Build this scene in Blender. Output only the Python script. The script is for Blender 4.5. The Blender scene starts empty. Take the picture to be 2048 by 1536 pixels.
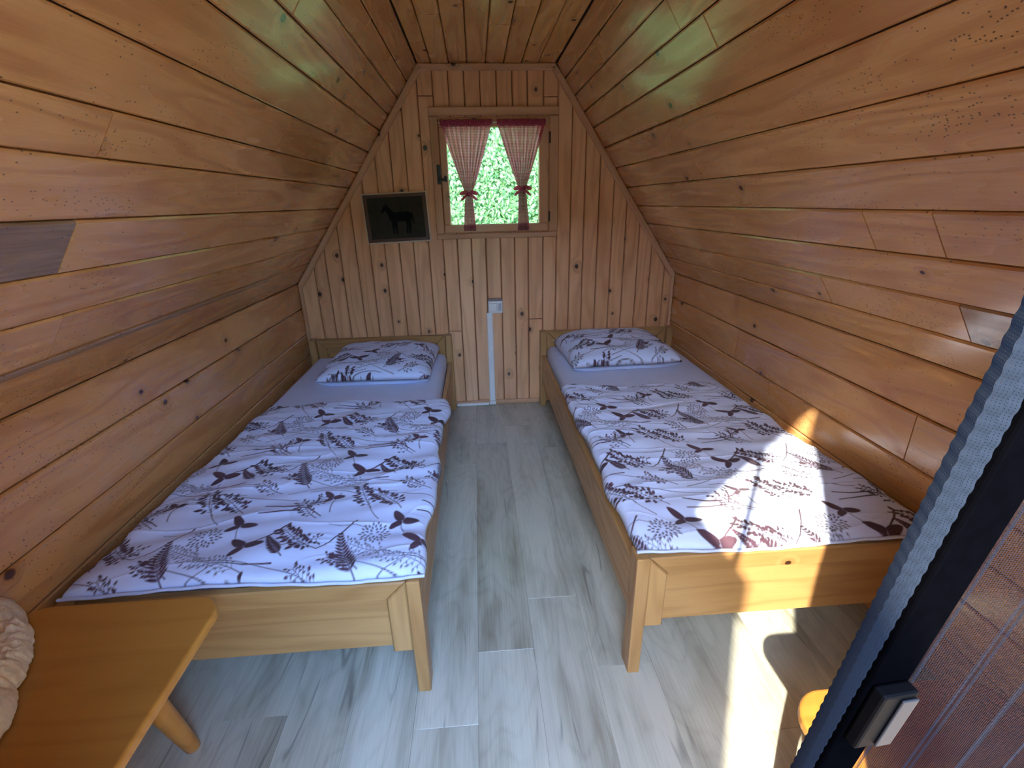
import bpy, bmesh, math, random
import numpy as np
from mathutils import Matrix, Vector

random.seed(7)
rng = np.random.default_rng(7)
SC = bpy.context.scene
COL = SC.collection

# ------------------------------------------------------------------ camera
cam_d = bpy.data.cameras.new('camera')
cam_d.sensor_width = 36.0
cam_d.lens = 955.02 / 2048 * 36.0
cam_d.clip_start = 0.02
cam = bpy.data.objects.new('camera', cam_d)
COL.objects.link(cam)
RIGHT = Vector((0.99714839, -0.07307175, -0.01885745))
UP = Vector((0.04360026, 0.35386891, 0.93427823))
FWD = Vector((0.06159628, 0.93243622, -0.35604576))
cam.matrix_world = Matrix(((RIGHT.x, UP.x, -FWD.x, 0.0),
                           (RIGHT.y, UP.y, -FWD.y, 0.0),
                           (RIGHT.z, UP.z, -FWD.z, 1.3109),
                           (0, 0, 0, 1)))
SC.camera = cam

# ------------------------------------------------------------------ sky, sun, exposure
SUN_DIR = Vector((0.30, 0.50, -0.45)).normalized()      # the way the sunlight travels
SKY_STRENGTH = 0.42
SUN_STRENGTH = 2.0
EXPOSURE = 3.75
world = bpy.data.worlds.new('world')
SC.world = world
world.use_nodes = True
wn = world.node_tree
bg = wn.nodes['Background']
sky = wn.nodes.new('ShaderNodeTexSky')
sky.sky_type = 'NISHITA'
sky.sun_disc = False
sky.sun_elevation = math.radians(37.7)
sky.sun_rotation = math.radians(211)
sky.dust_density = 0.6
sky.ozone_density = 2.0
tint = wn.nodes.new('ShaderNodeMix')
tint.data_type = 'RGBA'; tint.blend_type = 'MULTIPLY'
tint.inputs[0].default_value = 1.0
tint.inputs[7].default_value = (0.84, 0.96, 1.18, 1)
wn.links.new(sky.outputs[0], tint.inputs[6])
wn.links.new(tint.outputs[2], bg.inputs['Color'])
bg.inputs['Strength'].default_value = SKY_STRENGTH

sun_d = bpy.data.lights.new('sun', 'SUN')
sun_d.energy = SUN_STRENGTH
sun_d.angle = math.radians(0.9)
sun_d.color = (1.0, 0.95, 0.86)
sun = bpy.data.objects.new('sun', sun_d)
COL.objects.link(sun)
sun.location = (-3, -6, 6)
sun.rotation_euler = SUN_DIR.to_track_quat('-Z', 'Y').to_euler()

SC.view_settings.view_transform = 'Standard'
SC.view_settings.look = 'None'
SC.view_settings.gamma = 1.0
SC.view_settings.use_curve_mapping = False
SC.view_settings.exposure = EXPOSURE
SC.cycles.max_bounces = 10
SC.cycles.diffuse_bounces = 6
SC.cycles.transparent_max_bounces = 24
SC.cycles.use_denoising = True
SC.cycles.sample_clamp_indirect = 6.0

# ------------------------------------------------------------------ node helper
class G:
    def __init__(self, name):
        self.m = bpy.data.materials.new(name)
        self.m.use_nodes = True
        self.t = self.m.node_tree
        self.t.nodes.clear()
        self.out = self.t.nodes.new('ShaderNodeOutputMaterial')
    def n(self, kind, props=None, **ins):
        nd = self.t.nodes.new('ShaderNode' + kind)
        for k, v in (props or {}).items():
            setattr(nd, k, v)
        for k, v in ins.items():
            if k[0] == '_':
                s = nd.inputs[int(k[1:])]
            else:
                s = nd.inputs[k.replace('__', ' ')]
            self.put(s, v)
        return nd
    def put(self, s, v):
        if hasattr(v, 'links') and hasattr(v, 'is_output'):
            self.t.links.new(v, s)
        elif isinstance(v, tuple) and len(v) == 3 and s.type == 'RGBA':
            s.default_value = (*v, 1)
        else:
            s.default_value = v
    def math(self, op, a, b=0.0, c=None, clamp=False):
        nd = self.n('Math', {'operation': op, 'use_clamp': clamp}, _0=a, _1=b)
        if c is not None:
            self.put(nd.inputs[2], c)
        return nd.outputs[0]
    def vmath(self, op, a, b):
        return self.n('VectorMath', {'operation': op}, _0=a, _1=b).outputs[0]
    def ramp(self, v, lo, hi, a=0.0, b=1.0, smooth=True):
        nd = self.n('MapRange', {'interpolation_type': 'SMOOTHSTEP' if smooth else 'LINEAR'}, _0=v, _1=lo, _2=hi, _3=a, _4=b)
        return nd.outputs[0]
    def mix(self, f, a, b, blend='MIX'):
        nd = self.n('Mix', {'data_type': 'RGBA', 'blend_type': blend})
        self.put(nd.inputs[0], f); self.put(nd.inputs[6], a); self.put(nd.inputs[7], b)
        return nd.outputs[2]
    def surf(self, s):
        self.t.links.new(s, self.out.inputs['Surface'])
        return self.m

def plain(name, col, rough=0.5, metal=0.0, noise=0.06, scale=30.0, bump=0.0):
    g = G(name)
    tc = g.n('TexCoord').outputs['Object']
    nz = g.n('TexNoise', None, Vector=tc, Scale=scale, Detail=3.0).outputs['Fac']
    c = g.mix(g.ramp(nz, 0.3, 0.7), tuple(x * (1 - noise) for x in col), tuple(min(1, x * (1 + noise)) for x in col))
    b = g.n('BsdfPrincipled', None, Base__Color=c, Roughness=rough, Metallic=metal)
    if bump:
        bp = g.n('Bump', None, Strength=bump, Distance=0.003, Height=nz)
        g.t.links.new(bp.outputs[0], b.inputs['Normal'])
    return g.surf(b.outputs[0])

def wood(name, light, dark, axis='X', knots=0.78, flecks=0.0, rough=0.38, ring=20.0, coarse=1.0, bump=0.12, coat=0.0, knot_col=(0.035, 0.014, 0.006), grey_to=(0.165, 0.122, 0.082)):
    """Varnished softwood, grain along the object's own axis. The object colour gives tone, seed, greyness."""
    g = G(name)
    tc = g.n('TexCoord').outputs['Object']
    sx = g.n('SeparateXYZ', None, _0=tc)
    order = {'X': (0, 1, 2), 'Y': (1, 0, 2), 'Z': (2, 0, 1)}[axis]
    p = g.n('CombineXYZ', None, _0=sx.outputs[order[0]], _1=sx.outputs[order[1]], _2=sx.outputs[order[2]]).outputs[0]
    oc = g.n('SeparateColor', None, _0=g.n('ObjectInfo').outputs['Color'])
    tone, seed, grey = oc.outputs[0], oc.outputs[1], oc.outputs[2]
    off = g.n('CombineXYZ', None, _0=g.math('MULTIPLY', seed, 61.0), _1=g.math('MULTIPLY', seed, 23.0), _2=g.math('MULTIPLY', seed, 7.0)).outputs[0]
    p = g.vmath('ADD', p, off)
    pl = g.vmath('MULTIPLY', p, (0.7 * coarse, 6.0 * coarse, 6.0 * coarse))
    base_n = g.n('TexNoise', None, Vector=pl, Scale=1.0, Detail=2.0).outputs['Fac']
    # knots: sparse round cells
    kv = g.n('TexVoronoi', {'voronoi_dimensions': '2D'}, Vector=g.vmath('MULTIPLY', p, (7.0, 9.0, 0.0)), Scale=1.0, Randomness=0.95)
    kc = g.n('SeparateColor', None, _0=kv.outputs['Color'])
    keep = g.math('GREATER_THAN', kc.outputs[0], knots)
    size = g.math('MULTIPLY_ADD', kc.outputs[1], 0.06, 0.045)
    kd = g.math('DIVIDE', kv.outputs['Distance'], size)
    kmask = g.math('MULTIPLY', keep, g.ramp(kd, 0.75, 1.3, 1.0, 0.0))
    khalo = g.math('MULTIPLY', keep, g.ramp(kd, 0.9, 4.5, 1.0, 0.0))
    # rings
    rv = g.math('ADD', g.math('MULTIPLY', base_n, ring), g.math('MULTIPLY', khalo, 1.1))
    rings = g.math('MULTIPLY_ADD', g.math('SINE', g.math('MULTIPLY', rv, 6.2832)), 0.5, 0.5)
    rings = g.math('POWER', rings, 2.2)
    fine = g.n('TexNoise', None, Vector=g.vmath('MULTIPLY', p, (6.0, 260.0, 260.0)), Scale=1.0, Detail=3.0).outputs['Fac']
    patch = g.n('TexNoise', None, Vector=g.vmath('MULTIPLY', p, (2.2, 7.0, 7.0)), Scale=1.0, Detail=3.0).outputs['Fac']
    f = g.math('MULTIPLY', rings, 0.44)
    f = g.math('MULTIPLY_ADD', g.ramp(fine, 0.35, 0.75), 0.20, f)
    f = g.math('MULTIPLY_ADD', g.ramp(patch, 0.35, 0.72), 0.34, f)
    f = g.math('ADD', f, g.math('MULTIPLY_ADD', tone, 0.5, -0.25), clamp=True)
    c = g.mix(f, light, dark)
    c = g.mix(g.math('MULTIPLY', khalo, 0.38), c, tuple(x * 0.62 for x in dark))
    c = g.mix(grey, c, g.mix(g.ramp(fine, 0.3, 0.75), tuple(x * 1.3 for x in grey_to), tuple(x * 0.6 for x in grey_to)))
    if flecks:
        fv = g.n('TexVoronoi', {'voronoi_dimensions': '2D'}, Vector=g.vmath('MULTIPLY', p, (130.0, 210.0, 0.0)), Scale=1.0)
        fc = g.n('SeparateColor', None, _0=fv.outputs['Color']).outputs[0]
        zone = g.n('TexNoise', None, Vector=g.vmath('MULTIPLY', p, (2.6, 9.0, 3.0)), Scale=1.0, Detail=2.0).outputs['Fac']
        thr = g.ramp(zone, 0.50, 0.78, 0.99, 0.80)
        fm = g.math('MULTIPLY', g.math('GREATER_THAN', fc, thr), g.ramp(fv.outputs['Distance'], 0.15, 0.42, 1.0, 0.0))
        c = g.mix(g.math('MULTIPLY', fm, flecks), c, (0.06, 0.028, 0.012))
    c = g.mix(kmask, c, knot_col)
    b = g.n('BsdfPrincipled', None, Base__Color=c, Roughness=g.math('MULTIPLY_ADD', rings, 0.08, rough))
    b.inputs['Coat Weight'].default_value = coat
    b.inputs['Coat Roughness'].default_value = 0.14
    h = g.math('ADD', g.math('MULTIPLY', rings, -0.5), g.math('MULTIPLY', fine, 0.5))
    bp = g.n('Bump', None, Strength=bump, Distance=0.002, Height=h)
    g.t.links.new(bp.outputs[0], b.inputs['Normal'])
    return g.surf(b.outputs[0])

PINE_L, PINE_D = (0.66, 0.345, 0.120), (0.46, 0.190, 0.056)
M = {}
M['plank'] = wood('varnished_pine_plank', PINE_L, PINE_D, knots=0.90, flecks=0.9, rough=0.26, ring=9.0, coat=0.6, knot_col=(0.075, 0.024, 0.010))
M['board'] = wood('pine_wall_board', (0.80, 0.43, 0.20), (0.56, 0.26, 0.10), knots=0.83, rough=0.34, ring=8.0, coat=0.4)
M['ceil'] = wood('pine_ceiling_board', (0.74, 0.41, 0.13), (0.50, 0.21, 0.055), knots=0.88, flecks=0.4, rough=0.22, ring=8.0)
for ax in 'XYZ':
    M['trim' + ax] = wood('pine_trim_' + ax, (0.66, 0.38, 0.20), (0.48, 0.24, 0.105), axis=ax, knots=0.9, ring=6.0)
    M['bed' + ax] = wood('beech_bed_wood_' + ax, (0.47, 0.262, 0.092), (0.33, 0.160, 0.048), axis=ax, knots=0.93 if ax == 'X' else 0.999, rough=0.32, ring=10.0)
    M['stool' + ax] = wood('honey_stool_wood_' + ax, (0.52, 0.235, 0.040), (0.40, 0.16, 0.022), axis=ax, knots=0.99, rough=0.30, ring=9.0, bump=0.05)
M['deck'] = wood('larch_bounce_deck', (0.30, 0.215, 0.125), (0.23, 0.155, 0.08), axis='X', knots=0.95, rough=0.6)
M['bounce_deckZ'] = wood('larch_bounce_fence', (0.46, 0.34, 0.20), (0.36, 0.25, 0.13), axis='Z', knots=0.95, rough=0.6)
M['shell'] = plain('dark_sheathing_board', (0.06, 0.03, 0.014), 0.9)
M['white'] = plain('white_plastic', (0.78, 0.77, 0.72), 0.35, noise=0.02)
M['grey_plastic'] = plain('grey_plastic', (0.30, 0.30, 0.30), 0.4, noise=0.02)
M['black'] = plain('black_coated_metal', (0.0009, 0.0009, 0.0012), 0.9, noise=0.1, scale=200.0)
for nd in M['black'].node_tree.nodes:
    if nd.type == 'BSDF_PRINCIPLED': nd.inputs['Specular IOR Level'].default_value = 0.0
M['darkplastic'] = plain('dark_grey_plastic', (0.0010, 0.0011, 0.0014), 0.6)
for nd in M['darkplastic'].node_tree.nodes:
    if nd.type == 'BSDF_PRINCIPLED': nd.inputs['Specular IOR Level'].default_value = 0.08
M['silver'] = plain('brushed_silver', (0.022, 0.024, 0.026), 0.5, metal=0.3, noise=0.04, scale=120.0)
M['iron'] = plain('black_iron', (0.02, 0.015, 0.012), 0.4)
M['giltframe'] = plain('pale_gilt_frame', (0.62, 0.47, 0.30), 0.4)
M['darkframe'] = plain('dark_brown_frame', (0.085, 0.032, 0.013), 0.45)

def fabric(name, col, ink=None, rough=0.9, weave=900.0, bump=0.15):
    g = G(name)
    tc = g.n('TexCoord').outputs['Object']
    nz = g.n('TexNoise', None, Vector=tc, Scale=weave, Detail=1.0).outputs['Fac']
    big = g.n('TexNoise', None, Vector=tc, Scale=9.0, Detail=3.0).outputs['Fac']
    c = g.mix(g.ramp(big, 0.3, 0.7), tuple(x * 0.96 for x in col), col)
    if ink:
        at = g.n('Attribute', {'attribute_name': 'print_ink'}).outputs['Fac']
        c = g.mix(at, c, g.mix(g.ramp(big, 0.35, 0.65), ink, tuple(x * 1.5 for x in ink)))
    b = g.n('BsdfPrincipled', None, Base__Color=c, Roughness=rough)
    b.inputs['Sheen Weight'].default_value = 0.08
    bp = g.n('Bump', None, Strength=bump, Distance=0.001, Height=nz)
    g.t.links.new(bp.outputs[0], b.inputs['Normal'])
    return g.surf(b.outputs[0])
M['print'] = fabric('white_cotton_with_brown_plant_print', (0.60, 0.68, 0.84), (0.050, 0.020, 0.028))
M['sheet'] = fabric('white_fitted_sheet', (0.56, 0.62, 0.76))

def gingham():
    g = G('red_gingham_cloth')
    uv = g.n('SeparateXYZ', None, _0=g.n('UVMap').outputs[0])
    def stripe(s, k):
        return g.math('GREATER_THAN', g.math('FRACT', g.math('MULTIPLY', s, k)), 0.5)
    a = stripe(uv.outputs[0], 1 / 0.008)
    b_ = stripe(uv.outputs[1], 1 / 0.008)
    f = g.math('MULTIPLY', g.math('ADD', a, b_), 0.5)
    c = g.mix(f, (0.84, 0.37, 0.49), (0.50, 0.022, 0.10))
    d = g.n('BsdfDiffuse', None, Color=c)
    t = g.n('BsdfTranslucent', None, Color=c)
    tr = g.n('BsdfTransparent')
    m1 = g.n('MixShader', None, _0=0.70, _1=d.outputs[0], _2=t.outputs[0])
    m2 = g.n('MixShader', None, _0=g.math('MULTIPLY_ADD', f, -0.05, 0.06), _1=m1.outputs[0], _2=tr.outputs[0])
    return g.surf(m2.outputs[0])
M['gingham'] = gingham()

def glass():
    g = G('window_glass')
    tr = g.n('BsdfTransparent', None, Color=(0.95, 0.97, 0.96, 1))
    gl = g.n('BsdfGlossy', None, Roughness=0.02)
    fr = g.n('Fresnel', None, IOR=1.45)
    return g.surf(g.n('MixShader', None, _0=g.math('MULTIPLY', fr.outputs[0], 0.3), _1=tr.outputs[0], _2=gl.outputs[0]).outputs[0])
M['glass'] = glass()

def mesh_net(name, pitch, fill, col):
    """woven insect net: real holes between threads, threads follow the net's own surface coordinates"""
    g = G(name)
    uv = g.n('SeparateXYZ', None, _0=g.n('UVMap').outputs[0])
    def thread(s):
        return g.math('LESS_THAN', g.math('FRACT', g.math('DIVIDE', s, pitch)), fill)
    m = g.math('MAXIMUM', thread(uv.outputs[0]), thread(uv.outputs[1]))
    d = g.n('BsdfDiffuse', None, Color=col)
    t = g.n('BsdfTranslucent', None, Color=col)
    dt = g.n('MixShader', None, _0=0.35, _1=d.outputs[0], _2=t.outputs[0])
    return g.surf(g.n('MixShader', None, _0=m, _1=g.n('BsdfTransparent').outputs[0], _2=dt.outputs[0]).outputs[0])
M['net'] = mesh_net('grey_insect_net', 0.0008, 0.15, (0.024, 0.025, 0.032))
M['netedge'] = mesh_net('grey_bunched_insect_net', 0.0008, 0.80, (0.022, 0.029, 0.041))
M['netfold'] = mesh_net('grey_folded_insect_net', 0.0008, 0.36, (0.022, 0.026, 0.036))

def laminate():
    g = G('grey_oak_laminate')
    tc = g.n('TexCoord').outputs['Object']
    oc = g.n('SeparateColor', None, _0=g.n('ObjectInfo').outputs['Color'])
    off = g.n('CombineXYZ', None, _0=g.math('MULTIPLY', oc.outputs[1], 53.0), _1=g.math('MULTIPLY', oc.outputs[1], 17.0), _2=0.0).outputs[0]
    p = g.vmath('ADD', tc, off)
    cloud = g.n('TexNoise', None, Vector=g.vmath('MULTIPLY', p, (1.6, 9.0, 1.0)), Scale=1.0, Detail=4.0, Roughness=0.55).outputs['Fac']
    fine = g.n('TexNoise', None, Vector=g.vmath('MULTIPLY', p, (5.0, 210.0, 1.0)), Scale=1.0, Detail=3.0).outputs['Fac']
    warp = g.n('TexNoise', None, Vector=g.vmath('MULTIPLY', p, (1.4, 4.0, 1.0)), Scale=1.0, Detail=2.0).outputs['Fac']
    rings = g.math('MULTIPLY_ADD', g.math('SINE', g.math('MULTIPLY', warp, 95.0)), 0.5, 0.5)
    f = g.math('MULTIPLY', g.ramp(cloud, 0.38, 0.72), 0.62)
    f = g.math('MULTIPLY_ADD', g.ramp(fine, 0.35, 0.75), 0.22, f)
    f = g.math('MULTIPLY_ADD', g.math('POWER', rings, 4.0), 0.13, f)
    f = g.math('ADD', f, g.math('MULTIPLY_ADD', oc.outputs[0], 0.55, -0.27), clamp=True)
    c = g.mix(f, (0.53, 0.515, 0.385), (0.235, 0.21, 0.14))
    # thin dark cracks that run along the grain and break off
    cn = g.n('TexNoise', None, Vector=g.vmath('MULTIPLY', p, (0.7, 8.0, 1.0)), Scale=1.0, Detail=1.5).outputs['Fac']
    line = g.ramp(g.math('ABSOLUTE', g.math('SUBTRACT', cn, 0.53)), 0.0, 0.012, 1.0, 0.0)
    gate = g.ramp(g.n('TexNoise', None, Vector=g.vmath('MULTIPLY', p, (3.0, 6.0, 1.0)), Scale=1.0, Detail=1.0).outputs['Fac'], 0.50, 0.60)
    c = g.mix(g.math('MULTIPLY', g.math('MULTIPLY', line, gate), 0.5), c, (0.05, 0.042, 0.035))
    b = g.n('BsdfPrincipled', None, Base__Color=c, Roughness=0.30)
    bp = g.n('Bump', None, Strength=0.06, Distance=0.001, Height=fine)
    g.t.links.new(bp.outputs[0], b.inputs['Normal'])
    return g.surf(b.outputs[0])
M['floor'] = laminate()

def leafmat(name, a, b_):
    g = G(name)
    geo = g.n('NewGeometry')
    c = g.mix(g.n('TexNoise', None, Vector=geo.outputs['Position'], Scale=9.0, Detail=3.0).outputs['Fac'], a, b_)
    d = g.n('BsdfDiffuse', None, Color=c)
    t = g.n('BsdfTranslucent', None, Color=c)
    return g.surf(g.n('MixShader', None, _0=0.5, _1=d.outputs[0], _2=t.outputs[0]).outputs[0])
M['hedge'] = leafmat('hedge_leaf', (0.175, 0.315, 0.115), (0.205, 0.345, 0.145))
M['lawn'] = leafmat('lawn_grass', (0.10, 0.20, 0.035), (0.17, 0.27, 0.06))

def wool():
    g = G('cream_sheepskin_wool')
    tc = g.n('TexCoord').outputs['Object']
    n1 = g.n('TexNoise', None, Vector=tc, Scale=60.0, Detail=5.0, Roughness=0.7).outputs['Fac']
    n2 = g.n('TexNoise', None, Vector=tc, Scale=14.0, Detail=3.0).outputs['Fac']
    c = g.mix(g.ramp(n2, 0.3, 0.7), (0.84, 0.70, 0.42), (0.90, 0.80, 0.56))
    c = g.mix(g.ramp(n1, 0.55, 0.35, 0.0, 0.35), c, (0.5, 0.40, 0.24))
    b = g.n('BsdfPrincipled', None, Base__Color=c, Roughness=0.95)
    b.inputs['Sheen Weight'].default_value = 0.3
    bp = g.n('Bump', None, Strength=0.6, Distance=0.006, Height=n1)
    g.t.links.new(bp.outputs[0], b.inputs['Normal'])
    return g.surf(b.outputs[0])
M['wool'] = wool()

def horse_print():
    g = G('dark_horse_print')
    at = g.n('Attribute', {'attribute_name': 'print_ink'}).outputs['Fac']
    tc = g.n('TexCoord').outputs['Object']
    nz = g.n('TexNoise', None, Vector=tc, Scale=22.0, Detail=4.0).outputs['Fac']
    c = g.mix(nz, (0.018, 0.016, 0.011), (0.052, 0.047, 0.033))
    c = g.mix(at, c, (0.0025, 0.0025, 0.0025))
    b = g.n('BsdfPrincipled', None, Base__Color=c, Roughness=0.6)
    b.inputs['Specular IOR Level'].default_value = 0.12
    return g.surf(b.outputs[0])
M['horse'] = horse_print()

# ------------------------------------------------------------------ object helpers
def tag(o, label=None, cat=None, group=None, kind=None):
    if label: o['label'] = label
    if cat: o['category'] = cat
    if group: o['group'] = group
    if kind: o['kind'] = kind
    return o

def link(o, parent=None):
    COL.objects.link(o)
    if parent is not None:
        o.parent = parent
    return o

def empty(name, loc, rz=0.0):
    o = bpy.data.objects.new(name, None)
    o.empty_display_size = 0.1
    o.location = loc
    o.rotation_euler = (0, 0, rz)
    return link(o)

def colour(o, tone=None, grey=0.0):
    o.color = (random.random() if tone is None else tone, random.random(), grey, 1)
    return o

def obj(name, verts, faces, mat, parent=None, smooth=False, matrix=None):
    me = bpy.data.meshes.new(name)
    me.from_pydata([tuple(v) for v in verts], [], faces)
    me.materials.append(mat)
    if smooth:
        me.polygons.foreach_set('use_smooth', [True] * len(me.polygons))
    me.update()
    o = bpy.data.objects.new(name, me)
    link(o, parent)
    if matrix is not None:
        o.matrix_local = matrix
    return colour(o)

def from_bm(name, bm, mat, parent=None, smooth=False):
    bmesh.ops.recalc_face_normals(bm, faces=bm.faces)
    me = bpy.data.meshes.new(name)
    bm.to_mesh(me); bm.free()
    me.materials.append(mat)
    if smooth:
        me.polygons.foreach_set('use_smooth', [True] * len(me.polygons))
    o = bpy.data.objects.new(name, me)
    link(o, parent)
    return colour(o)

def add_box(bm, lo, hi, bevel=0.0, seg=2):
    c = [(a + b) / 2 for a, b in zip(lo, hi)]
    s = [abs(b - a) for a, b in zip(lo, hi)]
    r = bmesh.ops.create_cube(bm, size=1.0, matrix=Matrix.Translation(c) @ Matrix.Diagonal((*s, 1)))
    if bevel:
        es = set()
        for v in r['verts']:
            es.update(v.link_edges)
        bmesh.ops.bevel(bm, geom=list(es), offset=bevel, segments=seg, affect='EDGES', profile=0.5)
    return bm

def box(name, lo, hi, mat, parent=None, bevel=0.003, seg=2, smooth=False):
    bm = bmesh.new()
    add_box(bm, lo, hi, bevel, seg)
    return from_bm(name, bm, mat, parent, smooth)

def frame_matrix(ex, ey, ez, o):
    return Matrix(((ex[0], ey[0], ez[0], o[0]), (ex[1], ey[1], ez[1], o[1]), (ex[2], ey[2], ez[2], o[2]), (0, 0, 0, 1)))

def inset_poly(pts, ins):
    n = len(pts)
    lines = []
    for i in range(n):
        a = np.array(pts[i]); b = np.array(pts[(i + 1) % n])
        d = (b - a) / np.linalg.norm(b - a)
        nrm = np.array([-d[1], d[0]])
        lines.append((a + nrm * ins[i], d))
    res = []
    for i in range(n):
        (a, d), (b, e) = lines[i - 1], lines[i]
        t = np.linalg.solve(np.array([d, -e]).T, b - a)[0]
        res.append(tuple(a + d * t))
    return res

def panel(name, pts, mat, parent, M4, gap=0.0017, cham=0.0045, depth=0.0045, thick=0.014, ends=None, smooth=False):
    """board from a convex polygon (ccw, board plane), chamfered towards the room (+z)"""
    n = len(pts)
    ins_g = [gap] * n
    ins_c = [gap + (ends[i] if ends else cham) for i in range(n)]
    ring = inset_poly(pts, ins_g); face = inset_poly(pts, ins_c)
    v = [(x, y, 0) for x, y in face] + [(x, y, -depth) for x, y in ring] + [(x, y, -thick) for x, y in ring]
    f = [list(range(n))]
    for i in range(n):
        j = (i + 1) % n
        f.append([i, n + i, n + j, j]); f.append([n + i, 2 * n + i, 2 * n + j, n + j])
    f.append([2 * n + i for i in reversed(range(n))])
    return obj(name, v, f, mat, parent, smooth, M4)

def prism(name, pts, axis_pts, mat, parent=None):
    """closed prism: pts = 3D polygon, axis_pts = extrusion vector"""
    n = len(pts)
    p = [Vector(q) for q in pts]; e = Vector(axis_pts)
    bm = bmesh.new()
    a = [bm.verts.new(q) for q in p]; b = [bm.verts.new(q + e) for q in p]
    bm.faces.new(a); bm.faces.new(b[::-1])
    for i in range(n):
        bm.faces.new((a[i], a[(i + 1) % n], b[(i + 1) % n], b[i]))
    return from_bm(name, bm, mat, parent)

# ------------------------------------------------------------------ room dimensions (metres)
D = 3.0703                       # back wall
F = 0.20                         # front wall, inner face
WL, WR, ZE = -1.1108, 1.2747, 0.862
XL, XR, ZT = -0.2803, 0.4826, 2.0233
OV = -0.57                       # roof overhang edge, set by the sun patch
TH = 0.016                       # cladding thickness

def struct(name, o=None):
    if o is None:
        o = bpy.data.objects.new(name, None); link(o)
    o['kind'] = 'structure'
    return o

def offset_profile(d):
    """cross-section of the room shell moved outwards by d"""
    pts = [(WL, -0.02), (WL, ZE), (XL, ZT), (XR, ZT), (WR, ZE), (WR, -0.02)]
    res = []
    for i, p in enumerate(pts):
        def nrm(a, b):
            dx, dz = b[0] - a[0], b[1] - a[1]; L = math.hypot(dx, dz)
            return np.array((-dz / L, dx / L))
        if i == 0: q = np.array(p) + nrm(pts[0], pts[1]) * d
        elif i == 5: q = np.array(p) + nrm(pts[4], pts[5]) * d
        else:
            n1, n2 = nrm(pts[i - 1], p), nrm(p, pts[i + 1])
            m = (n1 + n2); m = m / (m @ n1) if False else m * (1.0 / (1 + n1 @ n2))
            q = np.array(p) + m * d
        res.append(tuple(q))
    return res
PI_, PO_ = offset_profile(TH), offset_profile(0.07)

def shell(name, segs, y0, y1, mat):
    bm = bmesh.new()
    for (i, j, ya) in segs:
        q = [PI_[i], PI_[j], PO_[j], PO_[i]]
        a = [bm.verts.new((x, ya, z)) for x, z in q]
        b = [bm.verts.new((x, y1, z)) for x, z in q]
        bm.faces.new(a); bm.faces.new(b[::-1])
        for k in range(4):
            bm.faces.new((a[k], a[(k + 1) % 4], b[(k + 1) % 4], b[k]))
    return struct(name, from_bm(name, bm, mat))

wall_left = shell('wall_left', [(0, 1, F - 0.05), (1, 2, F - 0.05)], OV, D + 0.02, M['shell'])
wall_right = shell('wall_right', [(4, 5, F - 0.05), (3, 4, F - 0.05)], OV, D + 0.02, M['shell'])
ceiling = shell('ceiling', [(2, 3, F - 0.05)], OV, D + 0.02, M['shell'])
# steep roof over the flat ceiling; unseen overhang shaped to trim the sun patch
RX = (XL + XR) / 2
RZ = ZE + (RX - WL) * (ZT - ZE) / (XL - WL)
bm = bmesh.new()
for sg, wx in ((-1, WL), (1, WR)):
    g_ = (RZ - ZE) / (RX - wx)
    def zl(x): return ZE + (x - wx) * g_
    xo = wx + sg * .22
    q = [(xo, zl(xo) + .135), (RX, RZ + .135), (RX, RZ + .20), (xo, zl(xo) + .20)]
    a = [bm.verts.new((x, OV, z)) for x, z in q]; b = [bm.verts.new((x, D + .35, z)) for x, z in q]
    bm.faces.new(a); bm.faces.new(b[::-1])
    for k in range(4):
        bm.faces.new((a[k], a[(k + 1) % 4], b[(k + 1) % 4], b[k]))
roof = struct('roof', from_bm('roof', bm, M['shell']))

# floor slab
floor = struct('floor', box('floor', (WL - 0.08, F - 0.10, -0.14), (WR + 0.08, D + 0.10, -0.010), M['shell'], bevel=0))

# ------------------------------------------------------------------ planks of the sloping and knee walls
def rect_plank(parent, ex, ey, org, s0, s1, y0, y1, mat, tone=None, grey=0.0, name='plank', **kw):
    """plank between widths s0..s1 (along ey) and world Y y0..y1; ex is +-Y"""
    ez = Vector(ex).cross(Vector(ey))
    mid = Vector(org) + Vector(ey) * ((s0 + s1) / 2) + Vector((0, (y0 + y1) / 2, 0))
    L, w = (y1 - y0) / 2, (s1 - s0) / 2
    pts = [(-L, -w), (L, -w), (L, w), (-L, w)]
    proud = random.uniform(-0.0012, 0.0012)
    o = panel(name, pts, mat, parent, frame_matrix(ex, ey, ez, mid + ez * proud),
              ends=[0.0045, 0.0002, 0.0045, 0.0002] if name != 'floor_plank' else None, **kw)
    return colour(o, tone, grey)

dL = (Vector((XL, 0, ZT)) - Vector((WL, 0, ZE))).normalized()
dR = (Vector((XR, 0, ZT)) - Vector((WR, 0, ZE))).normalized()
LL = (Vector((XL, 0, ZT)) - Vector((WL, 0, ZE))).length
LR = (Vector((XR, 0, ZT)) - Vector((WR, 0, ZE))).length

rows_left = [0, .150, .277, .397, .528, .665, .764, .895, 1.027, 1.125, 1.224, 1.324, LL]
joints_left = {1: [1.154], 3: [1.085], 5: [1.071], 6: [1.85, 2.458], 8: [2.05], 9: [1.55, 2.5], 10: [2.1]}
grey_left = {(3, 0): 0.75}
tone_left = {0: 0.7, 1: .35, 2: .45, 3: .5, 4: .4, 5: .35, 6: .45, 7: .45, 8: .6, 9: .6, 10: .5, 11: .7}
rows_right = [0, .122, .243, .371, .498, .625, .757, .888, 1.017, 1.117, 1.216, 1.316, LR]
joints_right = {1: [1.049, 1.538], 3: [1.04, 1.244], 5: [2.024], 8: [1.541, 2.306], 9: [1.687], 10: [2.4]}
grey_right = {(1, 0): 0.55, (3, 0): 0.12, (4, 0): 0.1}
tone_right = {0: .45, 1: .45, 2: .4, 3: .55, 4: .5, 5: .5, 6: .55, 7: .6, 8: .4, 9: .45, 10: .6, 11: .7}

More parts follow.
